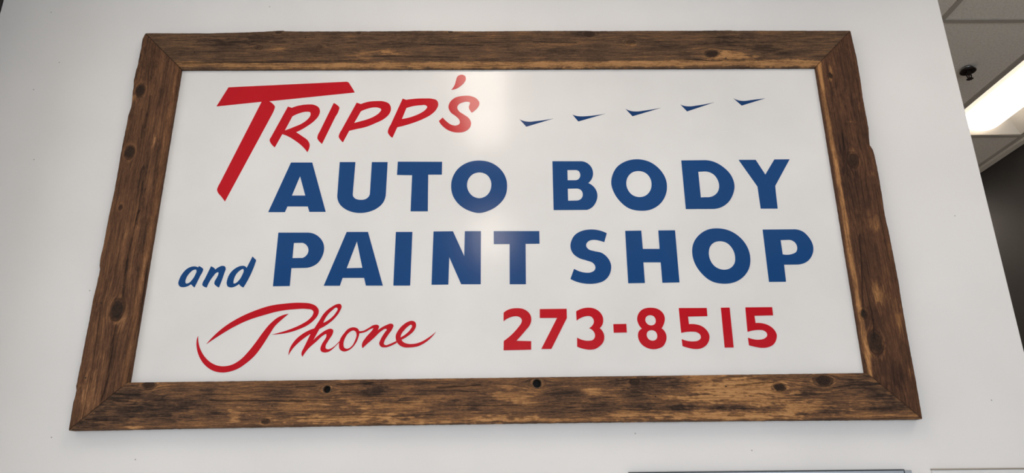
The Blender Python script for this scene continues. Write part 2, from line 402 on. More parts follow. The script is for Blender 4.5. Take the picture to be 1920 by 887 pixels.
# ------------------------------------------------------------------ the sign
# outlines in millimetres from the middle of the sign; board features in metres
GLYPHS = [
    ('T', 'r', 'letter', '-1052.0,429.8 -1016.9,511.0 -575.6,533.0 -568.4,531.0s -558.6,517.4s -540.8,486.3 -858.1,450.6 -842.4,438.6s -834.2,426.6s -835.6,416.8s -841.2,397.1 -974.5,46.7 -988.9,64.9s -1003.8,81.9s -1007.9,92.2s -1006.0,104.3s -1001.0,117.7 -886.0,448.8'),
    ('R', 'r', 'letter', '-786.0,427.7 -771.0,422.3 -748.4,430.8s -719.7,435.9s -687.5,433.8s -670.9,423.1s -665.2,409.2s -668.3,389.6s -680.7,370.0s -706.5,346.1s -746.3,320.5 -720.1,302.4s -700.4,286.3s -692.2,270.3s -692.3,257.6s -698.1,238.7 -716.5,260.9s -747.3,286.6s -774.7,304.0s -796.2,313.1 -818.4,259.0 -828.4,268.0s -838.4,282.7s -840.2,289.0s -836.7,299.9|-788.4,327.9 -765.5,386.8 -739.9,399.8s -714.3,405.6s -700.7,402.9s -698.8,393.0s -706.1,376.7s -724.8,358.6s -757.9,341.3s'),
    ('I', 'r', 'letter', '-616.4,442.0 -601.7,432.0s -594.1,423.3s -595.5,410.8s -605.4,385.9 -647.2,272.0 -658.3,282.8s -666.2,295.7s -665.8,305.3s -660.1,321.3'),
    ('P', 'r', 'letter', '-530.8,442.9 -514.6,436.8 -488.9,446.0s -459.8,449.1s -430.4,447.6s -409.5,437.6s -401.6,419.0s -405.9,396.6s -424.0,375.1s -455.0,357.0s -494.5,339.7s -525.8,332.1s -551.3,325.2 -571.2,277.9 -582.3,290.1s -588.2,300.3s -587.1,309.9s -580.2,327.3|-534.9,357.5 -512.9,406.4 -490.2,416.8s -464.2,422.6s -446.6,420.5s -437.6,414.6s -442.8,401.4s -459.4,386.4s -487.7,372.2s -513.3,363.9s'),
    ('P', 'r', 'letter', '-359.5,459.2 -345.8,453.8 -313.7,458.3s -278.5,459.5s -249.1,458.0s -231.4,451.2s -225.2,436.5s -231.6,413.4s -250.3,391.8s -281.7,372.3s -321.8,354.9s -374.4,339.0 -390.9,295.3 -401.7,305.6s -408.7,318.5s -407.4,329.5s -399.7,348.9|-359.0,372.8 -343.9,419.3 -318.5,427.1s -289.4,430.9s -273.0,430.8s -266.4,424.8s -272.4,411.7s -288.4,398.6s -317.0,384.3s'),
    ('apostrophe', 'r', 'letter', '-177.6,495.8 -166.7,513.3s -160.5,535.7s -156.6,550.6s -147.8,559.5s -137.7,561.5s -126.9,556.0s -123.2,543.6s -129.0,526.7s -141.2,513.2s -158.8,500.4s'),
    ('S', 'r', 'letter', '-207.5,378.4 -191.5,360.7s -173.9,347.6s -156.4,344.9s -143.8,353.9s -145.2,367.0s -157.0,382.1s -177.7,399.9s -186.8,421.1s -181.4,442.9s -164.1,460.9s -134.8,469.4s -102.4,467.9s -80.0,455.7s -71.1,439.0s -75.7,422.5s -87.3,408.0s -99.5,398.2 -106.6,408.1s -110.8,420.7s -108.0,432.6s -106.9,441.2s -116.9,444.6s -134.4,441.4s -149.0,432.8s -154.1,419.6s -148.6,406.3s -128.0,389.8s -110.4,375.3s -102.1,356.9s -106.0,336.2s -121.4,321.4s -150.2,315.7s -182.1,323.7s -205.6,341.3s -217.5,356.3s -221.2,364.1'),
    ('bird', 'n', 'bird_mark', '78.4,369.4 93.9,362.0s 112.6,358.9s 139.5,361.2s 204.3,371.7 103.1,338.5'),
    ('bird', 'n', 'bird_mark', '276.6,387.6 293.6,381.5s 312.4,380.1s 339.5,381.8s 399.4,391.2 297.0,359.1'),
    ('bird', 'n', 'bird_mark', '476.3,410.9 494.7,402.2s 516.2,399.7s 546.3,403.2s 608.4,414.4 500.3,379.7'),
    ('bird', 'n', 'bird_mark', '684.1,428.1 698.7,421.9s 716.0,420.0s 749.0,424.1s 811.8,436.7 706.5,399.2'),
    ('bird', 'n', 'bird_mark', '886.8,453.6 903.9,444.8s 925.5,442.2s 953.2,445.8s 1006.6,452.9 914.4,422.6'),
    ('A', 'b', 'letter', '-816.7,5.1 -753.7,197.7 -676.8,197.2 -613.7,4.7 -671.6,5.1 -678.7,25.8 -751.0,26.3 -757.9,4.7|-739.0,67.9 -716.4,143.5 -691.1,67.5'),
    ('U', 'b', 'letter', '-577.3,198.3 -520.4,197.9 -522.3,74.4 -520.0,62.6s -512.1,54.5s -494.5,49.6s -474.9,52.7s -464.6,62.2s -461.2,74.0 -460.9,197.5 -403.5,197.2 -404.1,71.5 -405.9,56.5s -414.7,35.2s -433.5,16.7s -462.3,3.7s -491.6,-0.4s -521.3,4.1s -549.2,17.5s -567.7,36.2s -576.1,57.6s -577.1,72.7'),
    ('T', 'b', 'letter', '-366.7,198.6 -205.7,197.0 -205.7,146.2 -254.8,146.5 -252.3,4.3 -313.4,4.7 -312.9,144.7 -367.5,146.2'),
    ('O', 'b', 'letter', '-71.4,201.2s -23.9,190.3s 11.3,159.7s 28.6,118.4s 29.9,96.7s 23.2,61.6s -1.8,27.0s -34.0,6.0s -69.5,-3.3s -108.0,6.5s -142.8,30.6s -164.1,62.9s -171.2,99.1s -166.8,133.4s -147.3,169.0s -112.3,193.6s|-70.2,154.1s -44.0,145.2s -29.0,121.5s -27.0,101.4s -34.0,75.5s -48.9,59.4s -69.7,53.1s -91.1,59.7s -107.7,78.6s -114.4,104.1s -109.1,128.6s -94.3,146.6s'),
    ('B', 'b', 'letter', '195.7,196.7 301.0,196.0 318.6,190.9s 335.5,174.2s 341.9,149.3s 336.9,127.3s 322.5,109.4 341.8,94.6s 352.3,72.8s 353.0,56.7s 345.3,32.6s 330.5,14.0s 312.8,5.7 194.6,5.9|249.1,161.4 276.9,161.3 287.9,159.0s 295.2,141.3s 288.0,124.9s 275.3,120.6 248.7,120.8|248.0,88.2 281.5,88.5 296.2,81.3s 301.0,65.1s 294.9,49.0s 279.6,41.6 247.3,41.3'),
    ('O', 'b', 'letter', '507.0,202.6s 551.9,191.1s 587.4,158.7s 604.6,120.1s 606.2,97.2s 597.0,57.7s 574.5,25.7s 543.3,6.2s 503.2,1.1s 464.2,10.4s 433.6,37.3s 413.2,72.4s 405.7,107.8s 412.0,140.6s 431.6,173.5s 465.9,195.6s|506.3,155.9s 531.1,149.1s 547.3,128.7s 551.1,105.2s 543.5,77.0s 524.6,58.2s 501.9,53.5s 479.9,61.2s 463.8,82.9s 459.9,108.5s 466.9,132.0s 485.8,151.1s'),
    ('D', 'b', 'letter', '666.7,197.1 755.8,197.6 785.7,190.7s 818.9,168.3s 843.1,135.0s 850.4,96.6s 839.6,58.7s 818.9,29.3s 792.1,11.9s 766.7,6.2 666.3,6.4|724.5,151.7 748.8,152.7 775.8,143.7s 791.2,121.6s 795.0,95.9s 785.8,69.9s 766.7,54.9s 741.3,51.3 724.2,50.4'),
    ('Y', 'b', 'letter', '877.1,198.0 939.7,197.6 967.5,138.6 1008.2,198.8 1064.4,199.0 997.5,93.5 994.9,5.7 934.3,6.1 933.3,91.7'),
    ('a', 'b', 'letter', '-1040.0,-269.6 -1046.7,-263.9s -1053.4,-257.7 -1062.5,-263.8s -1077.8,-267.9s -1090.4,-265.0s -1096.2,-256.4s -1095.3,-239.9s -1086.9,-218.5s -1073.3,-201.9s -1056.0,-194.4s -1042.2,-195.4s -1037.3,-197.9 -1034.2,-193.1 -1024.9,-198.0s -1018.7,-203.8s -1019.4,-211.9s -1024.6,-224.8|-1073.6,-249.5s -1072.9,-237.7s -1064.1,-218.7s -1052.1,-206.9s -1043.1,-205.5s -1040.6,-210.3s -1043.0,-223.7s -1051.8,-242.6s -1063.8,-254.3s -1070.6,-254.7s'),
    ('n', 'b', 'letter', '-993.0,-193.9 -983.7,-198.8s -977.5,-204.1 -978.9,-207.9 -966.5,-197.5s -955.6,-192.8s -945.7,-194.8s -941.6,-202.9s -943.8,-214.9s -956.6,-270.3 -966.4,-264.5s -973.6,-257.4s -973.8,-248.9s -968.5,-236.1s -964.4,-221.9s -965.1,-216.2s -970.9,-216.6s -980.8,-228.9s -990.1,-245.4s -998.3,-269.9 -1007.8,-266.6s -1014.4,-260.9s -1014.1,-253.3s -1008.9,-240.6'),
    ('d', 'b', 'letter', '-854.3,-159.7 -846.1,-167.6s -840.4,-173.4s -841.6,-179.7s -873.6,-270.9 -883.3,-265.2s -890.0,-258.1 -899.2,-265.1s -914.5,-270.1s -927.2,-266.3s -931.9,-256.8s -931.5,-241.2s -922.9,-217.4s -906.6,-200.8s -886.9,-193.3s -876.1,-194.8s -870.0,-201.1|-909.9,-250.8s -908.9,-239.9s -902.0,-220.9s -889.8,-208.1s -881.9,-204.4s -879.0,-210.6s -881.9,-224.9s -892.3,-246.2s -902.5,-255.6s -908.4,-256.0s'),
    ('P', 'b', 'letter', '-773.4,-72.5 -674.5,-73.2 -650.9,-76.9s -626.3,-93.4s -611.4,-118.1s -609.0,-137.7s -614.1,-162.1s -628.3,-186.1s -650.3,-199.0s -668.3,-202.2 -716.4,-202.8 -716.1,-266.5 -773.3,-267.0|-715.9,-111.0 -685.3,-110.7 -670.6,-120.2s -662.7,-137.3s -666.4,-154.4s -680.6,-166.4 -716.0,-166.6'),
    ('A', 'b', 'letter', '-600.2,-266.5 -534.6,-71.8 -459.9,-72.3 -398.5,-267.7 -456.4,-267.2 -463.9,-239.6 -537.9,-239.0 -545.2,-267.0|-526.0,-204.7 -496.6,-106.7 -471.9,-203.7'),
    ('I', 'b', 'letter', '-362.2,-73.0 -304.2,-73.4 -305.1,-268.4 -362.5,-267.9'),
    ('N', 'b', 'letter', '-230.1,-72.4 -161.9,-72.1 -121.1,-164.0 -120.0,-72.0 -63.6,-72.4 -63.6,-265.5 -130.5,-265.0 -173.1,-167.4 -174.6,-265.8 -232.0,-266.0'),
    ('T', 'b', 'letter', '-18.7,-72.7 141.8,-73.5 141.5,-120.2 92.7,-120.2 91.4,-266.7 36.0,-266.3 37.0,-120.6 -18.4,-120.2'),
    ('S', 'b', 'letter', '379.1,-83.1 368.8,-116.1 352.8,-110.5s 334.4,-107.2s 317.6,-109.8s 306.0,-120.7s 304.5,-130.4s 312.5,-142.1s 332.4,-149.3s 357.9,-156.0s 377.2,-173.6s 387.8,-200.5s 387.1,-213.9s 379.3,-236.6s 361.9,-255.4s 337.8,-264.6s 308.6,-267.0s 283.3,-264.1s 245.0,-249.2 258.8,-212.9 277.8,-222.5s 299.5,-227.3s 317.8,-225.9s 331.0,-216.5s 332.7,-203.9s 324.9,-191.6s 305.1,-183.4s 276.2,-172.8s 256.6,-155.3s 249.4,-131.9s 252.7,-112.5s 266.6,-89.0s 291.3,-74.2s 321.4,-68.9s 351.0,-71.9s'),
    ('H', 'b', 'letter', '444.5,-74.8 501.5,-74.2 502.1,-142.3 560.9,-142.8 561.8,-74.1 620.8,-74.0 619.9,-264.5 561.0,-265.1 561.0,-191.6 500.6,-191.1 500.6,-265.6 443.2,-266.1'),
    ('O', 'b', 'letter', '774.8,-67.9s 817.9,-79.1s 853.7,-109.5s 871.5,-145.6s 874.8,-178.8s 866.7,-214.1s 845.4,-243.9s 814.3,-263.6s 772.7,-270.2s 730.6,-260.5s 699.7,-232.8s 679.2,-195.0s 674.0,-156.9s 681.0,-123.7s 703.5,-92.8s 737.4,-72.3s|774.7,-115.6s 798.5,-122.0s 815.7,-142.6s 822.5,-173.3s 816.8,-198.6s 800.4,-215.1s 773.3,-219.9s 748.0,-208.1s 733.6,-182.8s 731.8,-157.3s 741.2,-131.8s 757.2,-119.1s'),
    ('P', 'b', 'letter', '931.2,-73.7 1045.1,-73.5 1068.8,-79.9s 1092.1,-106.1s 1100.9,-139.6s 1094.6,-165.2s 1074.9,-190.4s 1046.4,-202.4s 1031.8,-203.3 989.6,-203.4 988.0,-265.0 929.3,-265.0|989.5,-113.1 1020.1,-112.3 1038.4,-121.2s 1044.7,-139.2s 1038.3,-157.1s 1022.5,-165.1s 989.8,-165.9'),
    ('P', 'r', 'letter', '-974.1,-464.3 -956.1,-440.7s -923.0,-407.8s -876.8,-376.4s -823.3,-351.2s -774.7,-335.4s -725.0,-328.4s -671.7,-325.9s -639.9,-329.4s -620.3,-338.3s -610.4,-352.9s -611.8,-367.4s -621.5,-383.3s -640.4,-400.7s -670.2,-416.3s -709.5,-428.6s -760.8,-433.9 -731.4,-426.9s -695.2,-414.5s -662.3,-398.9s -640.2,-383.2s -629.0,-367.2s -627.6,-357.6s -633.4,-351.1s -651.0,-347.7s -694.9,-348.3s -744.6,-354.4s -793.4,-367.5s -844.7,-384.6s -891.9,-408.1s -929.3,-432.1s|+-1005.2,-437.1 -1000.3,-462.2s -990.6,-484.1s -972.1,-509.0s -951.5,-526.1s -928.9,-536.1s -907.2,-538.7s -883.3,-534.4s -857.5,-519.2s -832.9,-491.7s -811.6,-460.7s -790.5,-426.4s -768.6,-396.4s -742.7,-374.3s -711.4,-364.0 -729.5,-380.8s -752.2,-404.5s -768.1,-432.9s -786.2,-467.2s -810.1,-504.3s -835.0,-528.7s -860.5,-546.8s -886.8,-556.3s -910.8,-559.1s -938.9,-553.7s -965.2,-538.2s -986.6,-515.0s -1001.0,-487.1s -1007.5,-459.0s -1007.5,-444.9s'),
    ('h', 'r', 'letter', '-698.8,-504.3 -696.6,-483.6s -682.2,-455.6s -659.3,-433.8s -620.4,-414.5 -606.8,-389.8s -590.2,-361.1s -566.5,-340.4s -548.3,-331.4s -538.2,-331.9s -534.5,-339.0s -538.8,-355.1s -551.5,-375.9s -571.9,-396.5s -603.2,-416.0 -621.7,-456.1 -600.2,-434.3s -579.5,-420.3s -564.2,-416.3s -556.7,-421.4s -557.5,-431.5s -570.6,-456.6s -578.5,-475.3s -577.4,-482.1s -571.6,-485.3s -553.5,-478.6s -539.1,-464.7s -528.1,-452.6 -532.5,-461.6 -541.7,-470.9s -553.2,-483.3s -567.9,-494.0s -581.6,-495.8s -592.8,-490.7s -594.9,-482.9s -591.4,-468.9s -578.2,-437.7s -579.1,-433.9s -587.5,-437.6s -610.7,-459.4s -633.6,-481.0s -652.2,-509.4 -655.9,-502.5s -655.7,-493.3s -650.6,-480.9s -631.4,-432.5 -649.0,-444.9s -672.1,-465.1s -688.8,-485.2s|-592.2,-396.3 -582.9,-374.0s -565.6,-353.3s -550.6,-343.7s -547.2,-347.0s -552.5,-361.5s -569.8,-382.2s'),
    ('o', 'r', 'letter', '-486.6,-412.2s -473.7,-418.0s -469.2,-430.7s -471.9,-448.0s -481.5,-469.9s -497.4,-486.9s -517.0,-493.2s -529.8,-486.6s -534.1,-469.4s -530.7,-450.6s -519.6,-431.8s -505.0,-416.2s|-489.0,-422.6s -480.9,-427.4s -477.9,-436.9s -482.2,-457.3s -493.4,-477.6s -506.8,-484.6s -516.3,-480.5s -519.5,-469.5s -515.4,-447.6s -502.7,-428.8s'),
    ('n', 'r', 'letter', '-471.7,-425.3 -457.8,-424.5s -439.6,-415.1s -421.4,-404.8s -408.9,-404.6s -404.0,-409.1s -405.3,-415.4s -408.6,-423.3 -396.0,-413.9s -377.7,-404.5s -363.8,-400.5s -356.4,-404.7s -358.4,-415.8s -372.9,-439.4s -384.3,-461.3s -385.5,-469.1s -379.1,-473.3s -365.4,-469.3s -344.1,-459.2 -342.3,-465.4 -362.0,-475.6s -380.3,-480.7s -394.3,-478.4s -400.7,-469.0s -397.1,-454.9s -382.8,-428.3s -377.6,-419.5s -381.7,-417.8s -395.4,-425.0s -419.1,-448.5s -442.7,-470.2s -455.0,-482.6 -458.0,-474.8s -457.0,-465.4s -447.1,-448.2s -423.8,-418.4s -422.4,-415.9s -428.6,-416.8s -448.2,-427.7s -468.2,-432.3'),
    ('e', 'r', 'letter', '-293.7,-391.5s -282.5,-397.4s -280.0,-406.9s -286.3,-424.4s -304.4,-441.6s -327.2,-455.5 -320.7,-463.4s -306.5,-469.2s -287.8,-470.0s -263.2,-463.9s -238.8,-450.0s -212.8,-429.4 -226.4,-447.0s -247.7,-465.6s -272.1,-477.9s -296.7,-481.5s -321.6,-479.7s -337.5,-469.6s -345.9,-453.8s -346.5,-439.6s -339.4,-423.9s -321.4,-403.4s -306.1,-394.0s|-330.6,-447.7 -329.4,-439.8s -317.6,-420.9s -304.1,-408.3s -296.4,-404.6s -293.7,-408.4s -298.9,-421.1s -313.9,-436.8s'),
    ('2', 'r', 'digit', '14.4,-366.1 28.1,-356.8s 46.6,-351.6s 62.5,-350.9s 83.5,-354.9s 99.2,-366.3s 106.8,-381.2s 107.3,-394.5s 102.3,-409.2s 87.6,-427.6s 56.4,-462.4 105.7,-464.1 105.2,-492.6 13.3,-493.9 14.3,-462.6 64.3,-415.5s 73.6,-402.3s 75.9,-392.9s 72.0,-384.3s 62.1,-379.4s 49.0,-379.1s 30.5,-384.5s 13.9,-395.9'),
    ('7', 'r', 'digit', '137.1,-354.5 228.2,-354.4 227.9,-386.2 172.6,-490.8 138.9,-490.8 194.8,-385.6 136.4,-385.2'),
    ('3', 'r', 'digit', '260.1,-363.6 276.3,-355.6s 297.6,-351.2s 321.3,-354.1s 339.2,-365.6s 348.9,-381.8s 350.3,-396.6s 346.1,-411.2s 336.9,-422.1 347.5,-435.1s 351.1,-451.0s 347.1,-468.1s 333.2,-483.6s 317.2,-492.6s 301.6,-494.3s 278.4,-491.0s 258.7,-483.8 259.7,-453.4 277.0,-461.4s 297.7,-464.5s 312.2,-461.7s 319.8,-450.7s 319.8,-440.2s 313.7,-429.5s 301.5,-421.5 313.2,-412.3s 318.5,-401.7s 316.9,-389.6s 309.4,-381.5s 296.3,-380.1s 280.3,-383.9s 260.4,-395.8'),
    ('-', 'r', 'hyphen', '383.8,-408.6 427.7,-408.2 427.7,-437.4 383.4,-437.8'),
    ('8', 'r', 'digit', '514.2,-353.0s 537.2,-357.4s 553.9,-371.5s 559.3,-389.6s 555.1,-407.6s 545.6,-424.6 556.8,-437.9s 559.9,-453.0s 556.1,-469.3s 544.8,-485.5s 529.5,-492.6s 511.8,-494.6s 492.0,-489.9s 474.0,-476.7s 465.1,-457.6s 464.6,-445.3s 468.9,-433.0s 479.5,-424.9 469.2,-409.6s 465.5,-391.6s 470.2,-375.0s 482.1,-361.1s 497.6,-354.5s|511.8,-378.7s 522.9,-382.9s 528.2,-396.3s 524.5,-408.7s 512.4,-414.2s 500.4,-410.5s 492.6,-397.4s 495.3,-386.3s 502.6,-380.3s|511.2,-430.1s 524.4,-434.9s 529.3,-448.6s 525.2,-460.9s 513.9,-466.2s 500.7,-462.0s 493.6,-448.3s 497.2,-436.0s 504.4,-431.2s'),
    ('5', 'r', 'digit', '609.6,-354.9 704.8,-355.4 704.2,-383.9 638.4,-384.7 639.3,-410.8 661.1,-411.5s 682.2,-418.4s 697.2,-432.2s 704.3,-450.1s 702.0,-465.1s 690.8,-482.7s 672.2,-493.4s 650.5,-495.1s 631.9,-491.6s 611.0,-484.7 610.3,-461.6 628.7,-467.8s 650.2,-469.6s 666.7,-466.2s 675.5,-456.7s 674.0,-447.1s 663.9,-438.8s 647.8,-436.5s 628.8,-437.2s 610.5,-440.6'),
    ('1', 'r', 'digit', '753.2,-354.9 783.0,-354.6 781.7,-491.3 751.7,-491.3'),
    ('5', 'r', 'digit', '836.9,-354.5 928.3,-354.4 927.9,-383.0 864.4,-383.8 864.9,-408.8 885.1,-409.6s 906.1,-416.1s 923.4,-430.0s 931.4,-448.0s 928.4,-464.4s 916.6,-481.9s 897.8,-491.3s 877.3,-493.3s 856.1,-490.1s 833.9,-483.9 833.4,-458.6 851.1,-464.2s 869.9,-465.8s 889.5,-461.3s 899.4,-451.8s 898.7,-442.2s 890.1,-434.7s 874.0,-432.7s 854.8,-434.1s 834.3,-438.9'),
]
OUTER_EDGE = {
    'top': [(-1.3532, 0.7358), (-1.3432, 0.7365), (-1.2352, 0.7357), (-1.1048, 0.7347), (-1.0316, 0.7368), (-0.9625, 0.7389), (-0.8894, 0.7422), (-0.8488, 0.7449), (-0.8325, 0.7456), (-0.8179, 0.7426), (-0.6849, 0.7415), (-0.5210, 0.7411), (-0.3981, 0.7413), (-0.3571, 0.7418), (-0.3160, 0.7426), (-0.1825, 0.7415), (-0.1763, 0.7398), (-0.0695, 0.7391), (0.1157, 0.7402), (0.3424, 0.7397), (0.3733, 0.7384), (0.5902, 0.7389), (0.7556, 0.7382), (0.9007, 0.7395), (0.9109, 0.7380), (1.1700, 0.7369), (1.3673, 0.7360)],
    'bottom': [(-1.3637, -0.7405), (-1.2433, -0.7392), (-1.0422, -0.7373), (-0.7396, -0.7350), (-0.4359, -0.7330), (-0.0632, -0.7316), (0.4476, -0.7299), (0.9608, -0.7304), (1.3559, -0.7312)],
    'left': [(-1.3532, 0.7358), (-1.3596, 0.7118), (-1.3589, 0.6690), (-1.3598, 0.5986), (-1.3621, 0.5754), (-1.3636, 0.5294), (-1.3591, 0.4952), (-1.3598, 0.4816), (-1.3567, 0.4501), (-1.3549, 0.4210), (-1.3571, 0.3988), (-1.3601, 0.3812), (-1.3591, 0.3395), (-1.3610, 0.2810), (-1.3601, 0.1811), (-1.3597, 0.0817), (-1.3630, -0.0429), (-1.3626, -0.0843), (-1.3627, -0.1252), (-1.3646, -0.1713), (-1.3627, -0.1942), (-1.3588, -0.2094), (-1.3595, -0.2359), (-1.3635, -0.3231), (-1.3628, -0.3760), (-1.3644, -0.4724), (-1.3643, -0.5232), (-1.3653, -0.5749), (-1.3653, -0.5903), (-1.3665, -0.6022), (-1.3626, -0.6158), (-1.3633, -0.6327), (-1.3652, -0.6528), (-1.3637, -0.7405)],
    'right': [(1.3673, 0.7360), (1.3683, 0.6924), (1.3707, 0.6207), (1.3691, 0.5155), (1.3650, 0.4445), (1.3642, 0.3702), (1.3642, 0.3127), (1.3576, 0.2581), (1.3569, 0.2430), (1.3646, 0.2257), (1.3667, 0.2042), (1.3678, 0.1342), (1.3666, 0.0737), (1.3623, -0.0344), (1.3645, -0.0944), (1.3648, -0.1534), (1.3646, -0.2781), (1.3622, -0.3343), (1.3608, -0.3988), (1.3592, -0.5281), (1.3590, -0.6195), (1.3559, -0.7312)],
}
KNOTS = {
    'top': [(-0.8440, 0.7384, 0.0082, 0.80), (-0.9124, 0.6693, 0.0101, 0.50), (-0.6792, 0.6682, 0.0101, 0.50), (-0.1824, 0.7355, 0.0062, 0.70), (0.5062, 0.6867, 0.0123, 0.60), (0.8173, 0.6328, 0.0164, 1.00), (0.3520, 0.7235, 0.0124, 0.80), (-0.5369, 0.7322, 0.0061, 0.50)],
    'bottom': [(-0.7447, -0.7185, 0.0085, 0.80), (-1.1305, -0.6009, 0.0137, 0.90), (0.9077, -0.6265, 0.0139, 1.00), (1.0537, -0.6055, 0.0192, 1.00), (0.4388, -0.6051, 0.0104, 0.60)],
    'left': [(-1.3316, 0.4838, 0.0178, 1.00), (-1.3295, 0.2295, 0.0172, 1.00), (-1.3263, 0.0166, 0.0074, 0.90), (-1.2753, -0.3513, 0.0230, 1.00)],
    'right': [(1.2567, 0.5345, 0.0081, 1.00), (1.2843, 0.1834, 0.0194, 0.80), (1.2249, -0.3876, 0.0108, 1.00), (1.2486, -0.4827, 0.0249, 0.90)],
}
STAINS = {
    'top': [(-1.025, 0.679, 0.0912, 0.0238, 0.60), (-1.098, 0.701, 0.0508, 0.0096, 0.60), (-0.906, 0.705, 0.0712, 0.0215, 0.60), (0.226, 0.645, 0.1223, 0.0190, 0.50), (0.886, 0.697, 0.0577, 0.0241, 0.80), (1.025, 0.653, 0.0657, 0.0286, 0.70), (0.348, 0.724, 0.0412, 0.0169, 0.80), (-0.758, 0.647, 0.1214, 0.0212, 0.40), (-0.335, 0.693, 0.1428, 0.0215, 0.45), (0.646, 0.660, 0.1229, 0.0286, 0.30), (-0.934, 0.585, 0.0160, 0.0093, 0.90), (-1.042, 0.572, 0.0360, 0.0093, 0.70), (-0.692, 0.572, 0.0501, 0.0070, 0.70), (0.153, 0.566, 0.0807, 0.0058, 0.70), (0.456, 0.566, 0.1415, 0.0058, 0.70), (0.943, 0.571, 0.2031, 0.0058, 0.60), (-0.250, 0.568, 0.3017, 0.0046, 0.40)],
    'bottom': [(-0.404, -0.626, 0.0516, 0.0238, 0.80), (-0.166, -0.669, 0.0650, 0.0218, 0.70), (-0.081, -0.678, 0.0274, 0.0134, 0.70), (0.212, -0.652, 0.0861, 0.0372, 0.60), (0.320, -0.684, 0.0600, 0.0235, 0.60), (0.430, -0.603, 0.0590, 0.0172, 0.80), (0.517, -0.611, 0.1041, 0.0291, 0.85), (0.443, -0.675, 0.0550, 0.0437, 0.60), (0.593, -0.686, 0.0550, 0.0134, 1.50), (0.748, -0.688, 0.0826, 0.0134, 1.90), (0.878, -0.694, 0.0413, 0.0101, 1.70), (0.973, -0.648, 0.1040, 0.0153, 0.80), (1.150, -0.625, 0.0784, 0.0240, 0.60), (1.261, -0.688, 0.0691, 0.0303, 0.60), (1.217, -0.641, 0.0608, 0.0273, 0.60), (-1.186, -0.628, 0.0939, 0.0203, 0.75), (-0.942, -0.625, 0.0274, 0.0102, 0.70), (-0.692, -0.630, 0.0514, 0.0135, 0.60), (-1.093, -0.682, 0.1017, 0.0300, 0.55), (-1.218, -0.689, 0.1015, 0.0365, 0.70), (-1.313, -0.726, 0.0504, 0.0131, 0.70), (-0.913, -0.692, 0.0237, 0.0050, 0.70), (-0.201, -0.632, 0.1032, 0.0102, 0.40), (-0.064, -0.616, 0.0431, 0.0136, 0.40), (1.069, -0.699, 0.1033, 0.0235, 0.55), (-1.020, -0.658, 0.1362, 0.0168, 0.40)],
    'left': [(-1.227, 0.199, 0.0305, 0.0949, 0.55), (-1.269, 0.116, 0.0151, 0.0620, 0.60), (-1.181, -0.154, 0.0073, 0.0693, 0.80), (-1.319, 0.622, 0.0442, 0.1288, 0.60), (-1.370, 0.622, 0.0140, 0.0936, 0.60), (-1.347, 0.361, 0.0194, 0.0879, 0.20), (-1.235, -0.066, 0.0166, 0.1182, 0.50), (-1.266, -0.457, 0.0175, 0.1064, 0.40), (-1.241, -0.313, 0.0214, 0.0553, 0.30)],
    'right': [(1.328, 0.562, 0.0488, 0.1633, 0.45), (1.248, 0.313, 0.0355, 0.1536, 0.50), (1.330, 0.335, 0.0277, 0.1104, 0.30), (1.274, 0.058, 0.0764, 0.1235, 0.40), (1.274, -0.162, 0.0557, 0.1166, 0.35), (1.255, -0.425, 0.0430, 0.0543, 0.40), (1.271, -0.585, 0.0631, 0.0693, 0.55), (1.284, -0.654, 0.0521, 0.0510, 0.30), (1.266, 0.184, 0.0388, 0.0850, 0.25)],
}
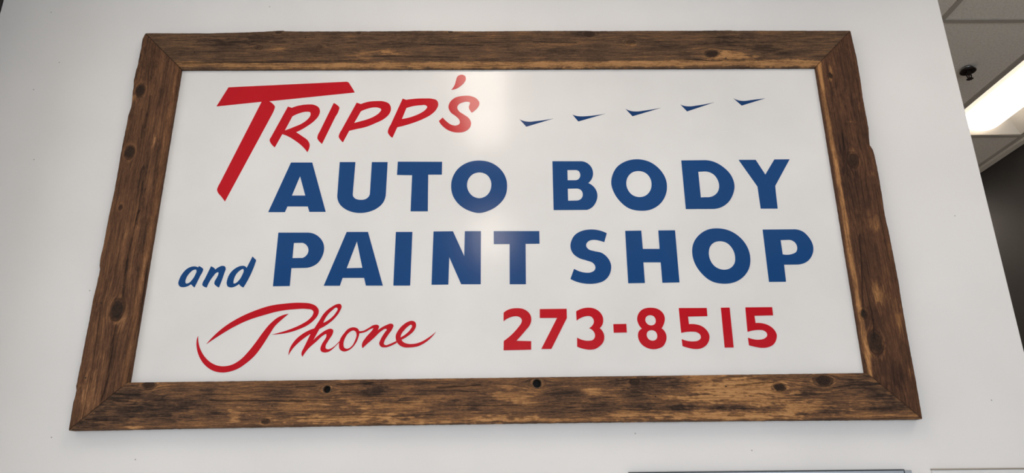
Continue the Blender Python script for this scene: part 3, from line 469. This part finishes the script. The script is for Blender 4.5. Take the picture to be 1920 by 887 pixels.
WORN = {
    'top': [(-0.841, 0.660, 0.0567, 0.0095, 0.70), (-0.475, 0.646, 0.0811, 0.0142, 0.45), (-0.756, 0.619, 0.3225, 0.0070, 0.30), (0.908, 0.623, 0.0919, 0.0213, 1.00), (1.048, 0.594, 0.1834, 0.0141, 0.60), (-0.414, 0.648, 0.0406, 0.0095, 0.60), (0.217, 0.674, 0.0818, 0.0095, 0.30), (0.505, 0.675, 0.0287, 0.0096, 0.50), (-0.592, 0.583, 0.5024, 0.0116, 0.45), (-0.069, 0.588, 0.4038, 0.0117, 0.60), (0.539, 0.594, 0.4060, 0.0117, 0.60), (1.108, 0.591, 0.1427, 0.0117, 0.50)],
    'bottom': [(-1.164, -0.734, 0.0303, 0.0049, 1.00), (-0.843, -0.704, 0.0203, 0.0232, 0.70), (-0.505, -0.714, 0.1865, 0.0149, 0.80), (-0.330, -0.678, 0.1536, 0.0301, 0.55), (0.007, -0.716, 0.0443, 0.0100, 0.80), (0.099, -0.715, 0.0205, 0.0100, 0.80), (0.053, -0.646, 0.1032, 0.0237, 0.65), (0.302, -0.636, 0.0432, 0.0153, 0.80), (0.423, -0.708, 0.0684, 0.0150, 0.70), (0.666, -0.593, 0.0784, 0.0172, 0.60), (0.785, -0.632, 0.1908, 0.0307, 0.95), (0.797, -0.670, 0.2243, 0.0270, 0.85), (0.740, -0.714, 0.2570, 0.0150, 1.00), (0.949, -0.693, 0.1378, 0.0201, 0.90), (-0.233, -0.722, 0.3395, 0.0083, 0.60), (-0.643, -0.678, 0.1362, 0.0234, 0.50), (-0.201, -0.649, 0.1030, 0.0169, 0.35), (0.677, -0.657, 0.1036, 0.0203, 0.60), (-0.596, -0.628, 0.1029, 0.0136, 0.20), (0.192, -0.723, 0.3407, 0.0066, 0.50), (1.135, -0.718, 0.2234, 0.0067, 0.50), (0.539, -0.655, 0.0518, 0.0085, 0.40)],
    'left': [(-1.350, 0.452, 0.0118, 0.0270, 0.80), (-1.321, -0.633, 0.0307, 0.0844, 0.55), (-1.249, 0.274, 0.0077, 0.0258, 0.90), (-1.244, 0.147, 0.0133, 0.0625, 0.35), (-1.327, -0.457, 0.0279, 0.1241, 0.25), (-1.309, -0.313, 0.0249, 0.0738, 0.25), (-1.346, -0.200, 0.0217, 0.1140, 0.20), (-1.248, -0.386, 0.0176, 0.0452, 0.40), (-1.296, -0.085, 0.0092, 0.0784, 0.30), (-1.307, 0.416, 0.0078, 0.0445, 0.30), (-1.298, -0.506, 0.0052, 0.0175, 0.50)],
    'right': [(1.261, 0.560, 0.0081, 0.0233, 0.80), (1.254, 0.516, 0.0081, 0.0138, 0.70), (1.287, 0.220, 0.0117, 0.0172, 0.60), (1.319, -0.066, 0.0263, 0.0319, 0.60), (1.289, -0.319, 0.0255, 0.0410, 0.70), (1.346, -0.579, 0.0088, 0.0243, 0.70), (1.343, -0.419, 0.0144, 0.0435, 0.50), (1.301, 0.339, 0.0158, 0.0044, 0.60), (1.271, -0.488, 0.0089, 0.0142, 0.70), (1.342, 0.130, 0.0154, 0.0126, 0.40), (1.307, -0.024, 0.0151, 0.0201, 0.40)],
}
CRACKS = {
    'top': [[(-1.1962, 0.6025), (-0.5135, 0.6109)], [(0.8145, 0.7070), (0.8804, 0.7055)], [(-0.2936, 0.6808), (-0.0590, 0.6749)], [(-0.4741, 0.6295), (-0.1500, 0.6232)], [(0.1353, 0.6908), (0.2990, 0.6852)]],
    'bottom': [[(-0.9287, -0.6518), (-0.7820, -0.6532), (-0.6196, -0.6573)], [(-1.2369, -0.6288), (-1.1562, -0.6329)], [(-1.2627, -0.6470), (-1.1910, -0.6494)], [(-0.6577, -0.6121), (-0.5978, -0.6092)], [(-0.5258, -0.6065), (-0.4092, -0.5990)], [(-1.3160, -0.7081), (-1.2483, -0.7104)], [(0.7678, -0.6184), (0.8909, -0.6092)], [(0.4219, -0.5980), (0.5089, -0.5971)], [(0.7313, -0.7144), (0.7827, -0.7148)], [(-0.5106, -0.6287), (-0.4244, -0.6346)], [(-0.2016, -0.6180), (-0.0637, -0.6107)]],
    'left': [[(-1.2574, 0.0041), (-1.2632, -0.0059), (-1.2685, -0.0987), (-1.2714, -0.1816), (-1.2658, -0.3129)], [(-1.2720, -0.4020), (-1.2709, -0.4803), (-1.2684, -0.5946), (-1.2757, -0.6503)], [(-1.2638, 0.1160), (-1.2639, 0.0404), (-1.2605, -0.0457)], [(-1.2906, 0.4610), (-1.2903, 0.3830), (-1.2895, 0.3282)]],
    'right': [[(1.2598, -0.1035), (1.2426, -0.2582), (1.2249, -0.3794)], [(1.2528, -0.3316), (1.2531, -0.4070), (1.2473, -0.4702)], [(1.2639, 0.2913), (1.2554, 0.1203)]],
}
NAIL_HOLES = [(-1.3398, -0.5763), (-0.7292, -0.6705), (-0.3206, -0.6558), (0.9264, -0.6301), (-1.3290, 0.6195), (-0.7377, 0.7127), (-1.1525, 0.6503), (0.5029, -0.6525), (0.7344, -0.6223), (0.8684, 0.6137), (0.9259, 0.7065), (-1.3326, -0.3271)]
KNOT_HOLES = [(-0.5575, -0.6198, 0.0120), (0.1214, -0.6073, 0.0144)]

sign = tag(empty('framed_sign', (0, 0, SIGN_Z)), 'large white painted sign with red and blue lettering in a rough dark barnwood frame', 'sign')
PANEL_Y = -0.013
IN = dict(tl=(-1.2000, 0.583), tr=(1.2130, 0.580), br=(1.2030, -0.583), bl=(-1.2030, -0.592))
bm = bmesh.new(); pv = []
for y in (PANEL_Y, -0.003):
    pv.append([bm.verts.new((x+sx*0.004, y, z+sz*0.004)) for (x, z), sx, sz in ((IN['tl'], -1, 1), (IN['tr'], 1, 1), (IN['br'], 1, -1), (IN['bl'], -1, -1))])
bm.faces.new(pv[0]); bm.faces.new(pv[1][::-1])
for k in range(4): bm.faces.new((pv[0][k], pv[0][(k+1) % 4], pv[1][(k+1) % 4], pv[1][k]))
panel = obj('sign_panel', bm, M_panel, sign); panel['label'] = 'glossy white sign panel'

def spline(s):
    """control string -> closed outline; points ending in s are smooth, others are corners"""
    P = []; S = []
    for t in s.split():
        S.append(t.endswith('s')); P.append(np.array([float(v) for v in t.rstrip('s').split(',')])/1000.0)
    n = len(P); out = []
    for i in range(n):
        a, b = P[i], P[(i+1) % n]; sa, sb = S[i], S[(i+1) % n]
        out.append(a)
        if not (sa or sb): continue
        d = np.linalg.norm(b-a)
        def tang(j):
            p0, p1, p2 = P[(j-1) % n], P[j], P[(j+1) % n]
            d0, d1 = max(np.linalg.norm(p1-p0), 1e-6), max(np.linalg.norm(p2-p1), 1e-6)
            t = ((p1-p0)/d0*d1+(p2-p1)/d1*d0)/(d0+d1)
            return t/max(np.linalg.norm(t), 1e-9)
        ta = tang(i) if sa else None; tb = tang((i+1) % n) if sb else None
        if ta is None: u = (b-a)/d; ta = 2*u*np.dot(u, tb)-tb          # arc-like start from a corner
        if tb is None: u = (b-a)/d; tb = 2*u*np.dot(u, ta)-ta
        m = max(2, min(9, int(d/0.004)))
        for k in range(1, m):
            t = k/m; h1 = 2*t**3-3*t**2+1; h2 = t**3-2*t**2+t; h3 = -2*t**3+3*t**2; h4 = t**3-t**2
            out.append(h1*a+h2*d*ta+h3*b+h4*d*tb)
    return out

def glyph(name, data, m, parent, lift):
    bm = bmesh.new(); contours = data.split('|'); groups = []
    for c in contours:
        if c.startswith('+') or not groups: groups.append([c.lstrip('+')])
        else: groups[-1].append(c)
    y0, y1 = PANEL_Y-0.0006-lift, PANEL_Y+0.0004
    for g in groups:
        loops = [[Vector((p[0], p[1], 0)) for p in spline(c)] for c in g]
        tris = tessellate_polygon(loops); flat = [v for l in loops for v in l]
        vf = [bm.verts.new((v.x, y0, v.y)) for v in flat]; vb = [bm.verts.new((v.x, y1, v.y)) for v in flat]
        for t in tris:
            try: bm.faces.new([vf[i] for i in t]); 
            except ValueError: pass
        k = 0
        for l in loops:
            nl = len(l)
            for i in range(nl):
                j = (i+1) % nl
                try: bm.faces.new((vf[k+i], vf[k+j], vb[k+j], vb[k+i]))
                except ValueError: pass
            k += nl
    me = bpy.data.meshes.new(name); bmesh.ops.recalc_face_normals(bm, faces=bm.faces)
    for f in bm.faces:
        if abs(f.normal.y) > 0.9 and f.normal.y > 0: f.normal_flip()
    bm.to_mesh(me); bm.free(); me.materials.append(m)
    return link(name, me, parent)
MCOL = {'r': (M_red, 'red'), 'b': (M_blue, 'blue'), 'n': (M_navy, 'dark blue')}
for i, (ch, colour, name, data) in enumerate(GLYPHS):
    m, cn = MCOL[colour]
    o = glyph(name, data, m, panel, 0.00002*i)
    o['label'] = {'bird_mark': 'small dark blue painted tick shaped like a gliding bird', 'hyphen': 'red painted hyphen', 'apostrophe': 'red painted apostrophe'}.get(name, '%s painted %s %s' % (cn, name, ch))

# ------------------------------------------------------------------ barnwood frame boards
def smooth(a, b, x):
    t = np.clip((x-a)/(b-a), 0, 1); return t*t*(3-2*t)
class Noise:
    def __init__(s, seed): s.t = np.random.RandomState(seed).rand(256, 256)
    def one(s, x, y):
        xi, yi = np.floor(x).astype(int), np.floor(y).astype(int); fx, fy = x-xi, y-yi
        fx = fx*fx*(3-2*fx); fy = fy*fy*(3-2*fy); g = lambda a, b: s.t[a % 256, b % 256]
        return (g(xi, yi)*(1-fx)+g(xi+1, yi)*fx)*(1-fy)+(g(xi, yi+1)*(1-fx)+g(xi+1, yi+1)*fx)*fy
    def __call__(s, x, y, o=4):
        r = 0; a = 0.5; tot = 0
        for k in range(o): r = r+a*s.one(x*2**k+17*k, y*2**k+31*k); tot += a; a *= 0.55
        return r/tot

FRONT = -0.038
def board(key, oA, oB, iA, iB, wane_w, wane_d, wane_worn, material, seed, mitre=0.8, worn0=0.0, rough_edge=0.0008):
    ns = Noise(seed); horiz = key in ('top', 'bottom'); ax = 0 if horiz else 1
    E = np.array(OUTER_EDGE[key]); oA, oB, iA, iB = map(np.array, (E[0], E[-1], iA, iB))
    length = np.linalg.norm(oB-oA); nu = int(length/0.0028); nt = 62
    s = np.linspace(0, 1, nu+1)
    coord = oA[ax]+(oB[ax]-oA[ax])*s
    order = np.argsort(E[:, ax]); other = np.interp(coord, E[order, ax], E[order, 1-ax])
    O = np.zeros((nu+1, 2)); O[:, ax] = coord; O[:, 1-ax] = other
    taper = np.minimum(1, np.minimum(s, 1-s)*25)
    out_dir = {'top': 1, 'bottom': -1, 'left': -1, 'right': 1}[key]
    O[:, 1-ax] += out_dir*rough_edge*2*(ns(coord*70, coord*0, 4)-0.5)*taper
    I = iA+(iB-iA)*s[:, None]
    I[:, 1-ax] += rough_edge*1.4*(ns(coord*55+9, coord*0+3, 3)-0.5)*taper
    t = np.linspace(0, 1, nt+1)
    t = t-0.06*np.sin(2*np.pi*t)/(2*np.pi)*1.0
    P = O[:, None, :]*(1-t)[None, :, None]+I[:, None, :]*t[None, :, None]      # (nu+1, nt+1, 2)
    U = P[..., ax]; W = np.linalg.norm(O-I, axis=1).mean(); 
    mid = 0.5*(oA+oB)[1-ax]; Vv = np.abs(P[..., 1-ax]-mid)
    Wm = abs((iA+iB-oA-oB)[1-ax])/2
    V = P[..., 1-ax]
    gu, gv = U.copy(), V.copy()
    crack = np.zeros_like(U); knot = np.zeros_like(U); worn = np.full_like(U, worn0); dark = np.zeros_like(U); z = np.zeros_like(U)
    st = ns(U*30+5, V*260, 4); st2 = ns(U*60, V*110+40, 4)
    kl = [(k[0], k[1], k[2], k[3]) for k in KNOTS[key]] + ([(h[0], h[1], h[2]*1.15, 0.0) for h in KNOT_HOLES] if key == 'bottom' else [])
    for kx, kz, r, ks in kl:
        ku, kv = (kx, kz) if horiz else (kz, kx)
        du, dv = (U-ku)*0.62, V-kv; rho = np.sqrt(du*du+dv*dv)+1e-6
        psi = dv*(1-np.clip(r*r/(rho*rho), 0, 1))
        infl = np.exp(-(rho/(6*r))**2)
        gv = gv+(psi-dv)*infl
        wob = 1+0.35*(ns(U*90, V*90, 2)-0.5)
        k_in = 1-smooth(0.70, 1.05, rho/r*wob)
        gv = np.where(rho < r*1.02, kv+rho*1.0+r, gv); gu = np.where(rho < r*1.02, ku+0.06*np.arctan2(dv, du), gu)
        knot = np.maximum(knot, k_in*ks)
        ring = np.exp(-((rho/r-1.25)/0.22)**2); worn += 0.5*ring*ks*(st2 > 0.42); dark += 0.5*np.exp(-((rho/r-1.02)/0.12)**2)*ks
        z += 0.0012*k_in*ks*(ns(U*300, V*300, 2)-0.3) - 0.0010*np.exp(-((rho/r-1.05)/0.12)**2)*ks + 0.0009*np.exp(-(rho/(2.2*r))**2)
    for lst, arr in ((STAINS, dark), (WORN, worn)):
        for ex, ez, rx, rz, a in lst[key]:
            e = np.exp(-(((P[..., 0]-ex)/rx)**2+((P[..., 1]-ez)/rz)**2))
            arr += a*1.15*smooth(0.25, 0.80, e+1.5*(st-0.5)+0.9*(st2-0.5))*(e > 0.03)
    for poly in CRACKS[key]:
        for (ax0, az0), (ax1, az1) in zip(poly, poly[1:]):
            a0, a1 = np.array((ax0, az0)), np.array((ax1, az1)); dd = a1-a0; tt = np.clip(((P-a0)@dd)/(dd@dd), 0, 1)
            off = 0.004*(ns(U*45+seed, V*0+2, 3)-0.5)
            dist = np.linalg.norm(P-(a0+tt[..., None]*dd), axis=-1) if False else None
            q = P-(a0+tt[..., None]*dd); q[..., 1-ax] += off; dist = np.sqrt((q**2).sum(-1))
            crack = np.maximum(crack, 0.85*np.exp(-(dist/0.0015)**2)); dark += 0.22*np.exp(-(dist/0.005)**2); z -= 0.0022*np.exp(-(dist/0.0019)**2)
    # relief of the weathered surface
    z += 0.0012*(ns(gu*9, gv*150, 4)-0.5)+0.0009*(ns(U*22, V*60, 3)-0.5)
    # arrises worn round along the outer edge, wane along the inner one
    D = np.abs(V-(I[:, None, 1-ax])); Do = np.abs(V-(O[:, None, 1-ax]))
    wv = wane_w*(1+0.45*(ns(U*6, U*0+8, 3)-0.5))
    k = np.clip(1-D/wv, 0, 1); z -= wane_d*(0.75*k+0.25*k*k)
    wane = smooth(0.02, 0.30, k)
    worn += wane_worn*wane*(0.55+0.9*(ns(U*14, V*60+77, 4)))*(1-smooth(0.62, 0.92, k)*0.95)
    dark *= 1-0.6*wane*(wane_worn > 0.3)
    z -= 0.0022*np.clip(1-Do/0.004, 0, 1)**2
    # saw kerf at the mitres
    end = np.minimum(s, 1-s)[:, None]*length; z -= 0.0018*np.exp(-(end/0.0022)**2); crack = np.maximum(crack, mitre*np.exp(-(end/0.0017)**2))
    holes = KNOT_HOLES if key == 'bottom' else []
    for hx, hz, hr in holes:
        d = np.sqrt((P[..., 0]-hx)**2+(P[..., 1]-hz)**2)+1e-9
        near = np.abs(d-hr) < 0.0017                                  # snap the mesh to the rim
        f = np.where(near, hr*1.0/d, 1.0); P[..., 0] = hx+(P[..., 0]-hx)*f; P[..., 1] = hz+(P[..., 1]-hz)*f
        inside = (d < hr) & ~near; z = np.where(inside, -0.024, z); knot = np.where(inside, 1.0, knot)
        worn += 0.3*np.exp(-((d/hr-1.35)/0.2)**2)
    Y = FRONT-z
    verts = np.zeros((nu+1, nt+3, 3))
    verts[:, 1:-1, 0] = P[..., 0]; verts[:, 1:-1, 1] = Y; verts[:, 1:-1, 2] = P[..., 1]
    verts[:, 0, 0] = O[:, 0]; verts[:, 0, 2] = O[:, 1]; verts[:, 0, 1] = -0.0008
    verts[:, -1, 0] = I[:, 0]; verts[:, -1, 2] = I[:, 1]; verts[:, -1, 1] = PANEL_Y+0.001
    def pad(a, d0=0, d1=0): return np.concatenate([a[:, :1]+d0, a, a[:, -1:]+d1], axis=1)
    gv = pad(gv, 0.037, 0.025); gu = pad(gu)
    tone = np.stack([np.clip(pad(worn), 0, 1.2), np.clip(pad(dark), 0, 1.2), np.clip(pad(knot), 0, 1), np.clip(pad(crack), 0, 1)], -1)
    # inner side face: wear taken off, shade painted in; outer side darkened too
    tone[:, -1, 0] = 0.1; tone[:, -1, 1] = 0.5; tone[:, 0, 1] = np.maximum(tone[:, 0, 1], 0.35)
    nx = nt+3; idx = np.arange((nu+1)*nx).reshape(nu+1, nx)
    q = np.stack([idx[:-1, :-1], idx[1:, :-1], idx[1:, 1:], idx[:-1, 1:]], -1).reshape(-1, 4)
    back = np.stack([idx[:-1, -1], idx[1:, -1], idx[1:, 0], idx[:-1, 0]], -1)
    if out_dir*(1 if horiz else -1) * np.sign((oB-oA)[ax]) < 0: q = q[:, ::-1]; back = back[:, ::-1]
    faces = [tuple(map(int, f)) for f in np.concatenate([q, back])] + [tuple(map(int, idx[0])), tuple(map(int, idx[-1][::-1]))]
    me = bpy.data.meshes.new('frame_board'); me.from_pydata(verts.reshape(-1, 3).tolist(), [], faces); me.update()
    a = me.attributes.new('grain', 'FLOAT_VECTOR', 'POINT')
    a.data.foreach_set('vector', np.stack([gu+seed, gv+seed*0.37, np.full_like(gu, seed*1.3)], -1).astype(np.float32).ravel())
    a = me.attributes.new('tone', 'FLOAT_COLOR', 'POINT'); a.data.foreach_set('color', tone.astype(np.float32).ravel())
    me.materials.append(material)
    return link('frame_board', me, sign)

W_top = wood('weathered_brown_board', [(0.05, (0.0233, 0.0136, 0.0086)), (0.30, (0.0678, 0.0369, 0.0206)), (0.50, (0.1145, 0.0630, 0.0344)), (0.72, (0.2279, 0.1115, 0.0447)), (0.95, (0.4240, 0.2182, 0.0860))], 0.95)
W_bot = wood('weathered_tan_board', [(0.05, (0.0212, 0.0126, 0.0086)), (0.28, (0.0700, 0.0369, 0.0215)), (0.50, (0.1537, 0.0747, 0.0353)), (0.72, (0.3074, 0.1455, 0.0550)), (0.95, (0.4876, 0.2522, 0.0989))], 0.95)
W_left = wood('weathered_red_brown_board', [(0.05, (0.0191, 0.0097, 0.0060)), (0.30, (0.0742, 0.0330, 0.0163)), (0.50, (0.1272, 0.0572, 0.0267)), (0.72, (0.2120, 0.0989, 0.0430)), (0.95, (0.4028, 0.2037, 0.0903))], 0.8)
W_right = wood('weathered_dark_board', [(0.05, (0.0212, 0.0097, 0.0060)), (0.30, (0.0615, 0.0262, 0.0138)), (0.52, (0.1081, 0.0466, 0.0224)), (0.74, (0.2332, 0.1086, 0.0413)), (0.95, (0.4452, 0.2182, 0.0817))], 0.62)
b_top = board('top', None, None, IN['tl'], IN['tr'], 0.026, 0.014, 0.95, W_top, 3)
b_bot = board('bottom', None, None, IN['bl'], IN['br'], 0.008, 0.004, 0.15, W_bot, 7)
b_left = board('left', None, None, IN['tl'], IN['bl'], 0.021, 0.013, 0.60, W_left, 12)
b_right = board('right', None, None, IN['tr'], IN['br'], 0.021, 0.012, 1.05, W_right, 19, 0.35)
for b, lab in ((b_top, 'brown weathered top board with a bared tan lower edge'), (b_bot, 'tan and dark mottled bottom board with two knot holes'),
               (b_left, 'reddish brown left board with open knots'), (b_right, 'dark brown right board')): b['label'] = lab

for hx, hz, hr in KNOT_HOLES:                                      # the rim and the dark bore of the two knot holes
    bm = bmesh.new(); add_lathe(bm, [(hr*0.95, 0.022), (hr*0.95, -0.0006), (hr*1.10, -0.0012), (hr*1.14, 0.001), (hr*1.02, 0.022)], 28, 'y')
    # open bore: drop the end caps
    for f in [f for f in bm.faces if len(f.verts) > 4]: bm.faces.remove(f)
    o = obj('knot_hole', bm, mat('knot_rim', (0.085, 0.055, 0.035), 0.8), b_bot, (hx, FRONT, hz), smooth=True); o['label'] = 'round open knot hole'
    bm = bmesh.new(); add_lathe(bm, [(hr*0.97, 0.0215), (hr*0.97, 0.0225)], 28, 'y')
    obj('hole_bottom', bm, M_black, b_bot, (hx, FRONT, hz))
nail_me = None
for nx_, nz_ in NAIL_HOLES:
    if nail_me is None:
        bm = bmesh.new(); add_lathe(bm, [(0.0024, 0.002), (0.0024, -0.0010), (0.0016, -0.0014)], 10, 'y'); o = obj('nail_hole', bm, M_black); nail_me = o.data; bpy.data.objects.remove(o)  # small black disc, painted as the shade inside a nail hole
    par = b_top if nz_ > 0.575 and abs(nx_) < 1.27 else b_bot if nz_ < -0.575 and abs(nx_) < 1.25 else b_left if nx_ < 0 else b_right
    link('nail_hole', nail_me, par, (nx_, FRONT, nz_))
